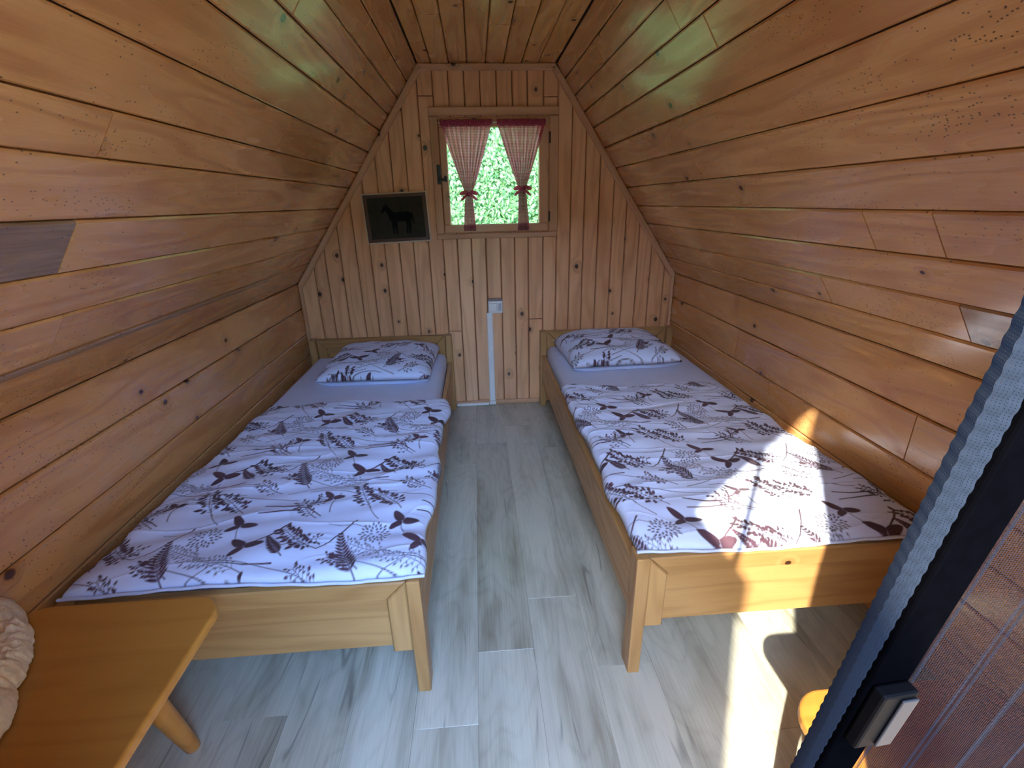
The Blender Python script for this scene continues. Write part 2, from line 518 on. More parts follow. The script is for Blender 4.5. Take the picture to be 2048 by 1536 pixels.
def clad(parent, ex, ey, org, rows, joints, greys, tones, mat, skip=()):
    for i in range(len(rows) - 1):
        ys = [F] + joints.get(i, []) + [D]
        for k in range(len(ys) - 1):
            t = min(1, max(0, tones.get(i, 0.5) + random.uniform(-0.15, 0.15)))
            rect_plank(parent, ex, ey, org, rows[i], rows[i + 1], ys[k], ys[k + 1], mat, t, greys.get((i, k), 0.0))

clad(wall_left, (0, 1, 0), dL, (WL, 0, ZE), rows_left, joints_left, grey_left, tone_left, M['plank'])
clad(wall_right, (0, -1, 0), dR, (WR, 0, ZE), rows_right, joints_right, grey_right, tone_right, M['plank'])
# a thin darker, greyed strip lies along the lowest joint of the left slope
rect_plank(wall_left, (0, 1, 0), dL, Vector((WL, 0, ZE)) + Vector((dL.z, 0, -dL.x)) * 0.003, .126, .151, F, D - 0.6, M['plank'], 0.9, 0.6, name='grey_strip', thick=0.0025, depth=0.002)
knee_left = [-.010, .13, .27, .405, .540, .706, ZE]
knee_right = [-.010, .13, .275, .414, .546, .703, ZE]
clad(wall_left, (0, 1, 0), (0, 0, 1), (WL, 0, 0), knee_left, {4: [2.4]}, {}, {5: .5, 4: .4, 3: .55, 2: .5}, M['plank'])
clad(wall_right, (0, -1, 0), (0, 0, 1), (WR, 0, 0), knee_right, {4: [1.192, 2.214], 3: [1.9]}, {(4, 0): 0.1}, {5: .4, 4: .3, 3: .35, 2: .4}, M['plank'])

rows_ceil = [XL, -.205, -.108, -.010, .092, .191, .290, .384, XR]
joints_ceil = {0: [2.70], 1: [2.35], 4: [2.46], 5: [2.26], 7: [2.87]}
for i in range(8):
    ys = [F] + joints_ceil.get(i, []) + [D]
    for k in range(len(ys) - 1):
        rect_plank(ceiling, (0, 1, 0), (1, 0, 0), (0, 0, ZT), rows_ceil[i], rows_ceil[i + 1], ys[k], ys[k + 1], M['ceil'], random.uniform(.3, .8))

# ------------------------------------------------------------------ laminate floor
xs = [WL - 0.001] + [-.925 + .175 * k for k in range(13)]
xs = [x for x in xs if x < WR] + [WR]
floor_joint = {-.05: [1.10, 2.48], .125: [1.30, 2.70], -.225: [.88, 2.26], .30: [1.02, 2.40], .475: [1.6], -.40: [.62, 2.0], -.575: [1.4, 2.8], -.75: [.95], -.925: [1.7], .65: [.8, 2.2], .825: [1.25], 1.0: [.7, 2.1]}
tones_floor = {(-.05, 0): .35, (-.05, 1): .78, (.125, 0): .55, (.125, 1): .25, (-.225, 0): .7, (-.225, 1): .38, (.30, 0): .2, (.30, 1): .45, (.125, 2): .6, (-.05, 2): .6}
for i in range(len(xs) - 1):
    key = min(floor_joint, key=lambda k: abs(k - xs[i]))
    ys = [F - 0.02] + (floor_joint[key] if abs(key - xs[i]) < 0.03 else []) + [D]
    for k in range(len(ys) - 1):
        o = rect_plank(floor, (0, 1, 0), (-1, 0, 0), (0, 0, 0), -xs[i + 1], -xs[i], ys[k], ys[k + 1], M['floor'],
                       tones_floor.get((key, k), random.uniform(.3, .7)), name='floor_plank', gap=0.0002, cham=0.0006, depth=0.0006, thick=0.009)
        o.location.z = 0.0

# ------------------------------------------------------------------ back wall
def ztop(x):
    if x < XL: return ZE + (x - WL) / (XL - WL) * (ZT - ZE)
    if x > XR: return ZE + (WR - x) / (WR - XR) * (ZT - ZE)
    return ZT
WX0, WX1, WZ0, WZ1 = -.205, .414, 1.165, 1.752       # opening behind the window casing
bm = bmesh.new()
yb0, yb1 = D + TH, D + 0.07
def slab_poly(bm, poly):
    a = [bm.verts.new((x, yb0, z)) for x, z in poly]; b = [bm.verts.new((x, yb1, z)) for x, z in poly]
    bm.faces.new(a); bm.faces.new(b[::-1])
    for k in range(len(poly)):
        bm.faces.new((a[k], a[(k + 1) % len(poly)], b[(k + 1) % len(poly)], b[k]))
E = 0.06
slab_poly(bm, [(WL - E, -.1), (WX0, -.1), (WX0, ztop(WX0) + E), (XL, ZT + E), (WL - E, ZE + E)])
slab_poly(bm, [(WX1, -.1), (WR + E, -.1), (WR + E, ZE + E), (XR, ZT + E), (WX1, ZT + E)])
slab_poly(bm, [(WX0, -.1), (WX1, -.1), (WX1, WZ0), (WX0, WZ0)])
slab_poly(bm, [(WX0, WZ1), (WX1, WZ1), (WX1, ZT + E), (WX0, ZT + E)])
wall_back = struct('wall_back', from_bm('wall_back', bm, M['shell']))
bx = [WL, -1.003, -.926, -.831, -.735, -.650, -.561, -.472, -.386, -.292, -.205, -.118, -.031, .057, .148, .236, .322, .414, .498, .583, .668, .758, .848, .934, 1.024, 1.111, 1.207, WR]
board_joint = {9: 1.87, 10: .525, 16: .590, 17: 1.862}
def board(x0, x1, z0, zt0, zt1, tone=None):
    # local x = world z, local y = -world x
    mx, mz = (x0 + x1) / 2, z0
    pts = [(0, -(x1 - mx)), (zt1 - z0, -(x1 - mx)), (zt0 - z0, (mx - x0)), (0, (mx - x0))]
    o = panel('board', pts, M['board'], wall_back, frame_matrix((0, 0, 1), (-1, 0, 0), (0, -1, 0), (mx, D + random.uniform(-0.001, 0.001), mz)), cham=0.005, depth=0.005, ends=[0.005, 0.001, 0.005, 0.001])
    return colour(o, tone)
for i in range(len(bx) - 1):
    x0, x1 = bx[i], bx[i + 1]
    t = random.uniform(.2, .75)
    spans = []
    if WX0 - .001 <= x0 and x1 <= WX1 + .001:
        spans = [(0, WZ0), (WZ1, None)]
    else:
        spans = [(0, None)]
    j = board_joint.get(i)
    out = []
    for a, b in spans:
        hi = b if b is not None else ztop((x0 + x1) / 2)
        if j and a < j < hi: out += [(a, j), (j, b)]
        else: out.append((a, b))
    brk = [x for x in (XL, XR) if x0 < x < x1]
    for a, b in out:
        if b is None:
            za, zb = ztop(x0), ztop(x1)
            if brk:      # board under the eave corner: keep the taller side straight
                za = zb = max(za, zb)
                za, zb = (ztop(x0), ztop(x0) + 0.12) if x0 < XL else (ztop(x1) + 0.12, ztop(x1))
                za, zb = min(za, ZT), min(zb, ZT)
            board(x0, x1, a, za, zb, t)
        else:
            board(x0, x1, a, b, b, t)

# trims along the back wall's outline: thin strips, each lies on the boards
def strip_trim(num, p0, p1, width, mat, thick=0.018):
    """strip from p0 to p1 (x,z), lying towards the left of the direction, on the back wall"""
    a, b = np.array(p0), np.array(p1)
    d = (b - a) / np.linalg.norm(b - a)
    L = np.linalg.norm(b - a)
    ex = Vector((d[0], 0, d[1])); ez = Vector((0, -1, 0)); ey = ez.cross(ex)
    o = panel('trim_%d' % num, [(0, 0), (L, 0), (L, width), (0, width)], mat, None, frame_matrix(ex, ey, ez, (a[0], D - thick, a[1])), gap=0, cham=0.006, depth=0.006, thick=thick - 0.0015)
    return struct('', o)
strip_trim(1, (WL + .001, ZE), (WL + .001, 0.0), .022, M['trimX'])
strip_trim(2, (XL, ZT - .001), (WL + .001, ZE), .036, M['trimX'])
strip_trim(3, (XR - .002, ZT - .001), (XL + .002, ZT - .001), .034, M['trimX'])
strip_trim(4, (WR - .001, ZE), (XR, ZT - .001), .036, M['trimX'])
strip_trim(5, (WR - .001, 0.0), (WR - .001, ZE), .022, M['trimX'])
bb = struct('', box('baseboard_back', (-.182, D - 0.016, 0.001), (.386, D - .002, .030), M['trimX'], bevel=0.003))

# ------------------------------------------------------------------ front wall with the doorway (behind the viewer's frame)
JL, JR, DH = -.345, .435, 1.86
bm = bmesh.new()
yb0, yb1 = F - 0.07, F
slab_poly(bm, [(WL, -.1), (JL, -.1), (JL, DH), (XL + (DH - ZT) / 1.3846 * 0.715 * 0 + (DH - ZT) * (XL - WL) / (ZT - ZE), DH), (WL, ZE)])
slab_poly(bm, [(JR, -.1), (WR, -.1), (WR, ZE), (WR + (XR - WR) * (DH - ZE) / (ZT - ZE), DH), (JR, DH)])
slab_poly(bm, [(WL + (XL - WL) * (DH - ZE) / (ZT - ZE), DH), (WR + (XR - WR) * (DH - ZE) / (ZT - ZE), DH), (XR, ZT), (XL, ZT)])
wall_front = struct('wall_front', from_bm('wall_front', bm, M['trimZ']))
# unseen door leaf, added to block the sun left of the patch
sun_block_leaf = empty('sun_block_door', (JL, F - 0.07, 0.02), -math.radians(89))
sun_block_leaf['kind'] = 'structure'
for k in range(6):
    o = box('sun_block_board', (k * .143, -.02, 0), ((k + 1) * .143 - .003, .02, DH - .03), M['trimZ'], sun_block_leaf, bevel=.004, seg=1)

# ------------------------------------------------------------------ window
win = struct('window_1')
yc = D - 0.016
def casing(p, name='casing', mat='X', depth=0.016, y=None):
    """p: four (x,z) ccw seen from the room"""
    n = np.array(p)
    c = n.mean(0)
    pts = [(q[0] - c[0], q[1] - c[1]) for q in p]
    return panel(name, pts, M['trim' + mat], win, frame_matrix((1, 0, 0), (0, 0, 1), (0, -1, 0), (c[0], (D if y is None else y) - depth, c[1])), gap=0, cham=.004, depth=.004, thick=depth - .001)
oL, oR, oB, oT = -.236, .500, 1.106, 1.812
iL, iR, iB, iT = -.190, .448, 1.138, 1.768
casing([(oL, oT - .042), (oR, oT - .042), (oR, oT), (oL, oT)], depth=.032)
casing([(oL, oB), (oR, oB), (oR, iB), (oL, iB)], depth=.020)
casing([(oL, iB + .0005), (iL, iB + .0005), (iL, iT + .001), (oL, iT + .001)], mat='Y', depth=.020)
casing([(iR, iB + .0005), (oR, iB + .0005), (oR, iT + .001), (iR, iT + .001)], mat='Y', depth=.020)
gL, gR, gB, gT = -.146, .388, 1.188, 1.715
s = .003
for p, mt in (([(iL + s, gT), (iR - s, gT), (iR - s, iT - s), (iL + s, iT - s)], 'X'), ([(iL + s, iB + s), (iR - s, iB + s), (iR - s, gB), (iL + s, gB)], 'X'),
              ([(iL + s, gB + .0005), (gL, gB + .0005), (gL, gT - .0005), (iL + s, gT - .0005)], 'Y'), ([(gR, gB + .0005), (iR - s, gB + .0005), (iR - s, gT - .0005), (gR, gT - .0005)], 'Y')):
    casing(p, 'sash_rail', mt, depth=.045, y=D + .040)
o = box('pane', (gL - .01, D + .022, gB - .01), (gR + .01, D + .026, gT + .01), M['glass'], win, bevel=0)
# reveal lining that closes the hole to the outside
for lo, hi in (((WX0 - .012, D + .04, WZ0 - .012), (gL - .004, D + .072, WZ1 + .012)), ((gR + .004, D + .04, WZ0 - .012), (WX1 + .05, D + .072, WZ1 + .012)),
               ((gL - .004, D + .04, WZ0 - .012), (gR + .004, D + .072, gB - .004)), ((gL - .004, D + .04, gT + .004), (gR + .004, D + .072, WZ1 + .012))):
    box('reveal_board', lo, hi, M['trimZ'], win, bevel=0.001, seg=1)
# iron catch on the left casing
bm = bmesh.new()
add_box(bm, (-.210, D - .026, 1.415), (-.190, D - .020, 1.520), .002)
add_box(bm, (-.207, D - .042, 1.430), (-.193, D - .026, 1.448), .003)
add_box(bm, (-.204, D - .048, 1.432), (-.152, D - .036, 1.446), .004)
add_box(bm, (-.170, D - .049, 1.428), (-.152, D - .034, 1.458), .004)
o = from_bm('catch', bm, M['iron'], win); o['label'] = 'black iron catch'
for z in (1.655, 1.225):
    bm = bmesh.new()
    add_box(bm, (iR - .004, D - .026, z - .03), (iR + .006, D - .018, z + .03), .003)
    from_bm('hinge', bm, M['iron'], win)

# ------------------------------------------------------------------ curtains
def curtain(x0, x1, tie_x, tie_z, b0, b1, zb, label, phase):
    top = 1.749
    root = empty('curtain', ((x0 + x1) / 2, D - .012, top))
    tag(root, label, 'curtain')
    nu, nv = 150, 90
    def edge(v):
        """left, right edges and fold depth at parameter v (0 top, 1 bottom)"""
        z = top + (zb - top) * v
        if z > tie_z:
            f = (top - z) / (top - tie_z)
            e = f ** 1.12
            w = 0.020
            l = x0 + (tie_x - w - x0) * e; r = x1 + (tie_x + w - x1) * e
            dep = .007 + .006 * f
        else:
            f = (tie_z - z) / (tie_z - zb)
            e = min(1, f * 1.0) ** .8
            l = tie_x - .020 + (b0 - tie_x + .020) * e; r = tie_x + .020 + (b1 - tie_x - .020) * e
            dep = .013 - .003 * f
        return z, l, r, dep
    verts, faces, uvs = [], [], []
    W = (x1 - x0) * 1.7
    for j in range(nv + 1):
        v = j / nv
        z, l, r, dep = edge(v)
        for i in range(nu + 1):
            u = i / nu
            y = dep * math.sin(u * 9.5 * 6.2832 + phase + .6 * math.sin(v * 3)) + .4 * dep * math.sin(u * 23.0 * 6.28 + phase * 2)
            verts.append((l + (r - l) * u - root.location.x, y, z - top))
            uvs.append((u * W, (z - top)))
    for j in range(nv):
        for i in range(nu):
            a = j * (nu + 1) + i
            faces.append((a, a + nu + 1, a + nu + 2, a + 1))
    o = cloth = obj('cloth', verts, faces, M['gingham'], root, True)
    def uvmap(o, uvs):
        lay = o.data.uv_layers.new(name='UVMap')
        idx = np.zeros(len(o.data.loops), dtype=np.int32); o.data.loops.foreach_get('vertex_index', idx)
        lay.data.foreach_set('uv', np.array(uvs, dtype=np.float32)[idx].ravel())
    uvmap(o, uvs)
    # doubled rod pocket along the top, gathered
    verts, faces, uvs = [], [], []
    n = 120
    for j, (dy, z) in enumerate(((-.010, 0.0), (-.016, -.010), (-.016, -.024), (-.011, -.033))):
        for i in range(n + 1):
            u = i / n
            verts.append((x0 + (x1 - x0) * u - root.location.x, dy - .004 - .004 * math.sin(u * 30 * 6.28 + phase), z + .002 * math.sin(u * 41)))
            uvs.append((u * W, z))
    for j in range(3):
        for i in range(n):
            a = j * (n + 1) + i
            faces.append((a, a + n + 1, a + n + 2, a + 1))
    o = obj('rod_pocket', verts, faces, M['gingham'], cloth, True); uvmap(o, uvs)
    # tie: band and bow
    bm = bmesh.new()
    c = Vector((tie_x - root.location.x, -.004, tie_z - top))
    bmesh.ops.create_uvsphere(bm, u_segments=14, v_segments=8, radius=1, matrix=Matrix.Translation(c) @ Matrix.Diagonal((.024, .020, .011, 1)))
    bmesh.ops.create_uvsphere(bm, u_segments=10, v_segments=6, radius=1, matrix=Matrix.Translation(c + Vector((0, -.022, 0))) @ Matrix.Diagonal((.010, .008, .010, 1)))
    for sgn in (-1, 1):
        R_ = Matrix.Rotation(sgn * .25, 4, 'Y')
        bmesh.ops.create_uvsphere(bm, u_segments=12, v_segments=6, radius=1, matrix=Matrix.Translation(c + Vector((sgn * .030, -.024, .008))) @ R_ @ Matrix.Diagonal((.026, .005, .012, 1)))
        bmesh.ops.create_uvsphere(bm, u_segments=12, v_segments=6, radius=1, matrix=Matrix.Translation(c + Vector((sgn * .030, -.024, -.018))) @ Matrix.Rotation(sgn * .75, 4, 'Y') @ Matrix.Diagonal((.026, .004, .008, 1)))
    o = from_bm('tie_bow', bm, M['gingham'], cloth, True)
    lay = o.data.uv_layers.new(name='UVMap')
    for lp in o.data.loops:
        co = o.data.vertices[lp.vertex_index].co
        lay.data[lp.index].uv = (co.x, co.z)
    return root
curtain(-.177, .119, -.031, 1.358, -.072, .004, 1.152, 'red gingham curtain on the side of the window catch', 0.4)
curtain(.143, .424, .286, 1.380, .258, .328, 1.148, 'red gingham curtain on the hinge side of the window', 2.1)
bm = bmesh.new()
bmesh.ops.create_cone(bm, cap_ends=True, segments=12, radius1=.004, radius2=.004, depth=.62, matrix=Matrix.Translation((.123, D - .018, 1.735)) @ Matrix.Rotation(math.pi / 2, 4, 'Y'))
rod = from_bm('curtain_rod', bm, M['white'], None, True)
tag(rod, 'thin white rod carrying both gingham curtains', 'curtain rod')

# ------------------------------------------------------------------ picture
pic = empty('framed_picture', (-.4625, D - .002, 1.092))
pic.rotation_euler = (math.radians(-2), -math.radians(1.9), 0)
tag(pic, 'small dark framed picture of a standing horse hanging beside the window', 'picture')
pw, ph = .384, .285
def frame_bar(name, mat, o0, o1, i0, i1, y0, y1):
    """mitred frame ring between outer and inner rectangles, four bars"""
    (ax, az), (bx_, bz) = o0, o1; (cx, cz), (dx, dz) = i0, i1
    for q in (((ax, bz), (cx, dz), (dx, dz), (bx_, bz)), ((ax, az), (bx_, az), (dx, cz), (cx, cz)), ((ax, az), (cx, cz), (cx, dz), (ax, bz)), ((bx_, az), (bx_, bz), (dx, dz), (dx, cz))):
        o = prism(name, [(x, y0, z) for x, z in q], (0, y1 - y0, 0), M[mat], pic)
frame_bar('frame', 'giltframe', (-pw / 2, 0), (pw / 2, ph), (-pw / 2 + .008, .008), (pw / 2 - .008, ph - .008), -.020, -.002)
frame_bar('inner_frame', 'darkframe', (-pw / 2 + .0085, .0085), (pw / 2 - .0085, ph - .0085), (-pw / 2 + .030, .026), (pw / 2 - .030, ph - .026), -.017, -.004)
def seg_ink(A, X, Z, p, q, r0, r1=None, soft=.002):
    r1 = r0 if r1 is None else r1
    p, q = np.array(p), np.array(q); d = q - p; L2 = d @ d + 1e-12
    t = np.clip(((X - p[0]) * d[0] + (Z - p[1]) * d[1]) / L2, 0, 1)
    dist = np.hypot(X - p[0] - t * d[0], Z - p[1] - t * d[1]) - (r0 + (r1 - r0) * t)
    np.maximum(A, np.clip(.5 - dist / soft, 0, 1), out=A)
nx_, nz_ = 120, 90
X, Z = np.meshgrid(np.linspace(-pw / 2 + .030, pw / 2 - .030, nx_), np.linspace(.026, ph - .026, nz_))
A = np.zeros_like(X)
hx, hz = .018, .118
for p, q, a, b in (((-.038, .03), (.045, .032), .026, .027), ((-.045, .04), (-.075, .085), .020, .012), ((-.078, .088), (-.100, .062), .012, .007),
                   ((-.040, .02), (-.046, -.060), .010, .005), ((-.028, .02), (-.026, -.062), .010, .005), ((.050, .02), (.058, -.020), .014, .007), ((.058, -.02), (.050, -.062), .007, .005),
                   ((.040, .02), (.042, -.02), .012, .006), ((.042, -.02), (.034, -.060), .006, .005), ((.070, .045), (.082, -.010), .006, .004), ((-.074, .098), (-.072, .108), .004, .002)):
    seg_ink(A, X, Z, (p[0] + hx, p[1] + hz), (q[0] + hx, q[1] + hz), a, b)
verts = np.stack([X, np.full_like(X, -.008), Z], -1).reshape(-1, 3)
faces = [(j * nx_ + i, j * nx_ + i + 1, (j + 1) * nx_ + i + 1, (j + 1) * nx_ + i) for j in range(nz_ - 1) for i in range(nx_ - 1)]
o = obj('print', verts, faces, M['horse'], pic)
o.data.attributes.new('print_ink', 'FLOAT', 'POINT').data.foreach_set('value', A.ravel().astype(np.float32))
box('backing', (-pw / 2 + .010, -.0038, .010), (pw / 2 - .010, -.0005, ph - .010), M['darkframe'], pic, bevel=0)

# ------------------------------------------------------------------ socket and trunking
sk = empty('wall_socket', (.104, D, .645))
tag(sk, 'white surface socket box on the back wall above the trunking', 'socket')
sb = box('body', (-.046, -.040, 0), (.046, -.002, .078), M['white'], sk, bevel=.005)
box('flap', (-.042, -.050, .012), (.010, -.040, .066), M['white'], sk, bevel=.004)
for k in range(3):
    box('rib', (.016 + k * .008, -.044, .014), (.020 + k * .008, -.0395, .064), M['grey_plastic'], sb, bevel=.001, seg=1)
box('lid', (-.046, -.046, .0785), (.046, -.002, .090), M['grey_plastic'], sk, bevel=.004)
tr = empty('cable_trunking', (.066, D, 0))
tag(tr, 'white vertical cable trunking running from the socket to the floor', 'trunking')
box('channel', (-.019, -.020, .030), (.019, -.002, .644), M['white'], tr, bevel=.002)
box('lid', (-.015, -.0235, .030), (.015, -.0202, .644), M['white'], tr, bevel=.001, seg=1)
box('foot_elbow', (-.022, -.034, .004), (.022, -.017, .029), M['white'], tr, bevel=.004)
ft = box('floor_trunking', (-.180, D - .0315, .002), (.040, D - .0172, .018), M['white'], None, bevel=.003)
tag(ft, 'white cable trunking lying along the baseboard beside the left bed', 'trunking')

# ------------------------------------------------------------------ plant print, drawn on the cloth's own grid
class Ink:
    def __init__(self, w, h, res):
        self.nx, self.ny = int(w / res) + 1, int(h / res) + 1
        self.w, self.h = w, h
        self.x = np.linspace(0, w, self.nx); self.y = np.linspace(0, h, self.ny)
        self.A = np.zeros((self.ny, self.nx))
    def cap(self, p, q, r0, r1=None, k=1.0):
        r1 = r0 if r1 is None else r1
        m = max(r0, r1) + .004
        x0, x1 = min(p[0], q[0]) - m, max(p[0], q[0]) + m
        y0, y1 = min(p[1], q[1]) - m, max(p[1], q[1]) + m
        i0, i1 = np.searchsorted(self.x, [x0, x1]); j0, j1 = np.searchsorted(self.y, [y0, y1])
        if i1 <= i0 or j1 <= j0: return
        X, Y = np.meshgrid(self.x[i0:i1], self.y[j0:j1])
        dx, dy = q[0] - p[0], q[1] - p[1]; L2 = dx * dx + dy * dy + 1e-12
        t = np.clip(((X - p[0]) * dx + (Y - p[1]) * dy) / L2, 0, 1)
        d = np.hypot(X - p[0] - t * dx, Y - p[1] - t * dy) - (r0 + (r1 - r0) * t)
        a = self.A[j0:j1, i0:i1]
        np.maximum(a, np.clip(.5 - d / .0022, 0, 1) * k, out=a)
    def leaf(self, p, ang, L, w, k=1.0):
        c, s_ = math.cos(ang), math.sin(ang)
        m = max(L, w) * .6 + .003
        cx, cy = p[0] + c * L * .5, p[1] + s_ * L * .5
        i0, i1 = np.searchsorted(self.x, [cx - m, cx + m]); j0, j1 = np.searchsorted(self.y, [cy - m, cy + m])
        if i1 <= i0 or j1 <= j0: return
        X, Y = np.meshgrid(self.x[i0:i1] - cx, self.y[j0:j1] - cy)
        u = (X * c + Y * s_) / (L * .5); v = (-X * s_ + Y * c) / (w * .5)
        d = (np.sqrt(u * u + v * v * (1 + .5 * u)) - 1) * w * .5
        a = self.A[j0:j1, i0:i1]
        np.maximum(a, np.clip(.5 - d / .0024, 0, 1) * k, out=a)
    def path(self, pts, r0, r1, k=1.0):
        n = len(pts) - 1
        for i in range(n):
            self.cap(pts[i], pts[i + 1], r0 + (r1 - r0) * i / n, r0 + (r1 - r0) * (i + 1) / n, k)

def curve(p, ang, L, bend, n=10):
    pts = [p]
    for i in range(n):
        ang += bend / n
        p = (p[0] + math.cos(ang) * L / n, p[1] + math.sin(ang) * L / n)
        pts.append(p)
    return pts
def fern(I, p, ang, L, bend, f, w=.078):
    pts = curve(p, ang, L, bend * f, 14)
    I.path(pts, .0019, .0010)
    for i in range(2, 15):
        a = math.atan2(pts[i][1] - pts[i - 1][1], pts[i][0] - pts[i - 1][0])
        l = w * (.95 - .75 * ((i - 2) / 12)) * (.55 + .45 * min(1, i / 4))
        for sg in (-1, 1):
            I.leaf(pts[i], a + sg * .80, l * .60, .0078)
def leafpair(I, p, ang, f, s=1.0):
    I.leaf(p, ang, .056 * s, .025 * s); I.leaf(p, ang + 2.2 * f, .048 * s, .025 * s); I.leaf(p, ang - 1.6 * f, .042 * s, .020 * s)
def seedball(I, c, f):
    for k in range(42):
        r = .034 * math.sqrt((k + .5) / 42); a = k * 2.39996
        x, y = c[0] + r * math.cos(a) * 1.15, c[1] + r * math.sin(a)
        I.leaf((x, y), a, .0105, .0056, .9)
def spray(I, p, ang, L, bend, f, rr, n=9, leafy=.016, lw=.008, k=1.0):
    pts = curve(p, ang, L, bend * f, n)
    I.path(pts, .0016, .0008, k)
    for i in range(2, n + 1):
        a = math.atan2(pts[i][1] - pts[i - 1][1], pts[i][0] - pts[i - 1][0])
        for sg in (-1, 1):
            b = a + sg * rr.uniform(.5, 1.1)
            l = .030 * (1.1 - i / n * .6) * rr.uniform(.7, 1.2)
            e = (pts[i][0] + math.cos(b) * l, pts[i][1] + math.sin(b) * l)
            I.cap(pts[i], e, .0009, .0007, k)
            I.leaf(e, b + rr.uniform(-.4, .4), leafy * rr.uniform(.7, 1.1), lw, k)
            mid = ((pts[i][0] + e[0]) / 2, (pts[i][1] + e[1]) / 2)
            I.leaf(mid, b + sg * .9, leafy * .7, lw * .8, k)

def plant_print(w, h, origin, flip, res=.0023, seed=3, rot=0.0):
    """repeat of ferns, leaf pairs, seed heads and twigs; origin = one seed head, the repeat is (.48,0),(-.23,.39)"""
    I = Ink(w, h, res); rr = random.Random(seed)
    f = flip
    cr, sr = math.cos(rot), math.sin(rot)
    for a in range(-4, 5):
        for b in range(-3, 6):
            ox = origin[0] + f * (a * .48 - b * .235); oy = origin[1] + b * .39
            if not (-.4 < ox < w + .4 and -.4 < oy < h + .4): continue
            def P(x, y): return (ox + f * x, oy + y)
            def an(t): return t if f > 0 else math.pi - t
            seedball(I, P(0, 0), f)
            I.path([P(.02, .02), P(.06, .035), P(.10, .03), P(.14, .04)], .0011, .0009)
            leafpair(I, P(-.075, .045), an(.95), f, 1.05)
            leafpair(I, P(-.130, -.050), an(.65), f, 1.1)
            I.path([P(-.215, .035), P(-.185, .0), P(-.150, -.030), P(-.120, -.045)], .0034, .0018)
            I.path([P(-.13, -.045), P(-.09, -.02), P(-.075, .02), P(-.072, .045)], .0012, .0012)
            fern(I, P(.025, -.155), an(.85), .165, .55, f)
            fern(I, P(.095, -.095), an(1.05), .02, .1, f, .03)
            spray(I, P(-.055, .105), an(.9), .125, -.25, f, rr, 11, .020, .0095)
            spray(I, P(.040, .115), an(.95), .125, .3, f, rr, 11, .020, .0095)
            spray(I, P(.150, -.060), an(.35), .140, .5, f, rr, 12, .021, .0105)
            I.path([P(.06, .055), P(.085, .01), P(.12, -.035), P(.15, -.060)], .0026, .0016)
            spray(I, P(.19, .07), an(.6), .11, .4, f, rr, 9, .014, .0065)
            spray(I, P(-.245, .115), an(2.3), .07, -.5, f, rr, 6, .012, .006)
            spray(I, P(-.21, .255), an(.7), .10, -.4, f, rr, 8, .014, .0065)
            spray(I, P(.02, .335), an(2.6), .10, .4, f, rr, 8, .013, .006)
            leafpair(I, P(.175, .175), an(.8), f, .8)
            fern(I, P(-.245, -.085), an(.7), .10, .3, f, .05)
            I.path(curve(P(.16, .10), an(1.2), .10, .8 * f, 8), .0016, .0012)
            spray(I, P(-.13, .21), an(.4), .10, .3, f, rr, 8, .013, .006)
            I.path([P(.02, .285), P(.09, .278), P(.16, .284)], .0026, .0012)
            I.path(curve(P(-.12, -.16), an(.2), .24, .25 * f, 8), .0014, .0010)
            I.path(curve(P(.0, .06), an(.7), .12, .6 * f, 8), .0013, .0009)
            I.path(curve(P(.10, .19), an(.5), .16, -.7 * f, 8), .0015, .0010)
            spray(I, P(-.05, -.085), an(.25), .13, .25, f, rr, 10, .0115, .0048, .85)
            spray(I, P(-.16, -.135), an(.45), .14, -.35, f, rr, 10, .0115, .0048, .85)
            I.path([P(-.225, .130), P(-.17, .128), P(-.11, .138)], .0038, .0022)
            I.path([P(-.225, .110), P(-.17, .104), P(-.105, .098)], .0036, .0020)
            I.path([P(-.30, .080), P(-.27, .105), P(-.245, .120), P(-.215, .121)], .0018, .0026)
            I.path([P(-.262, .175), P(-.256, .145), P(-.240, .120)], .0040, .0018)
            I.path([P(-.29, .165), P(-.27, .150), P(-.255, .146)], .0022, .0030)
            I.path(curve(P(-.20, .165), an(.05), .26, .25 * f, 8), .0012, .0014)
            I.path(curve(P(-.33, -.150), an(.35), .30, -.30 * f, 8), .0012, .0012)
            I.path(curve(P(-.02, .21), an(-.1), .20, .3 * f, 8), .0011, .0011)
            I.path(curve(P(.08, -.19), an(2.9), .22, -.4 * f, 8), .0013, .0009)
    return I

def fourier(X, Y, lx, ly, n, seed, tilt=.35):
    r = np.random.default_rng(seed); z = np.zeros_like(X)
    for k in range(n):
        kx = 2 * math.pi / (lx * r.uniform(.6, 1.8)) * r.choice([-1, 1]); ky = 2 * math.pi / (ly * r.uniform(.6, 1.6))
        z += np.sin(kx * X + ky * Y + r.uniform(0, 6.28) + tilt * np.sin(X * 9 + Y * 7 + k))
    return z / math.sqrt(n)

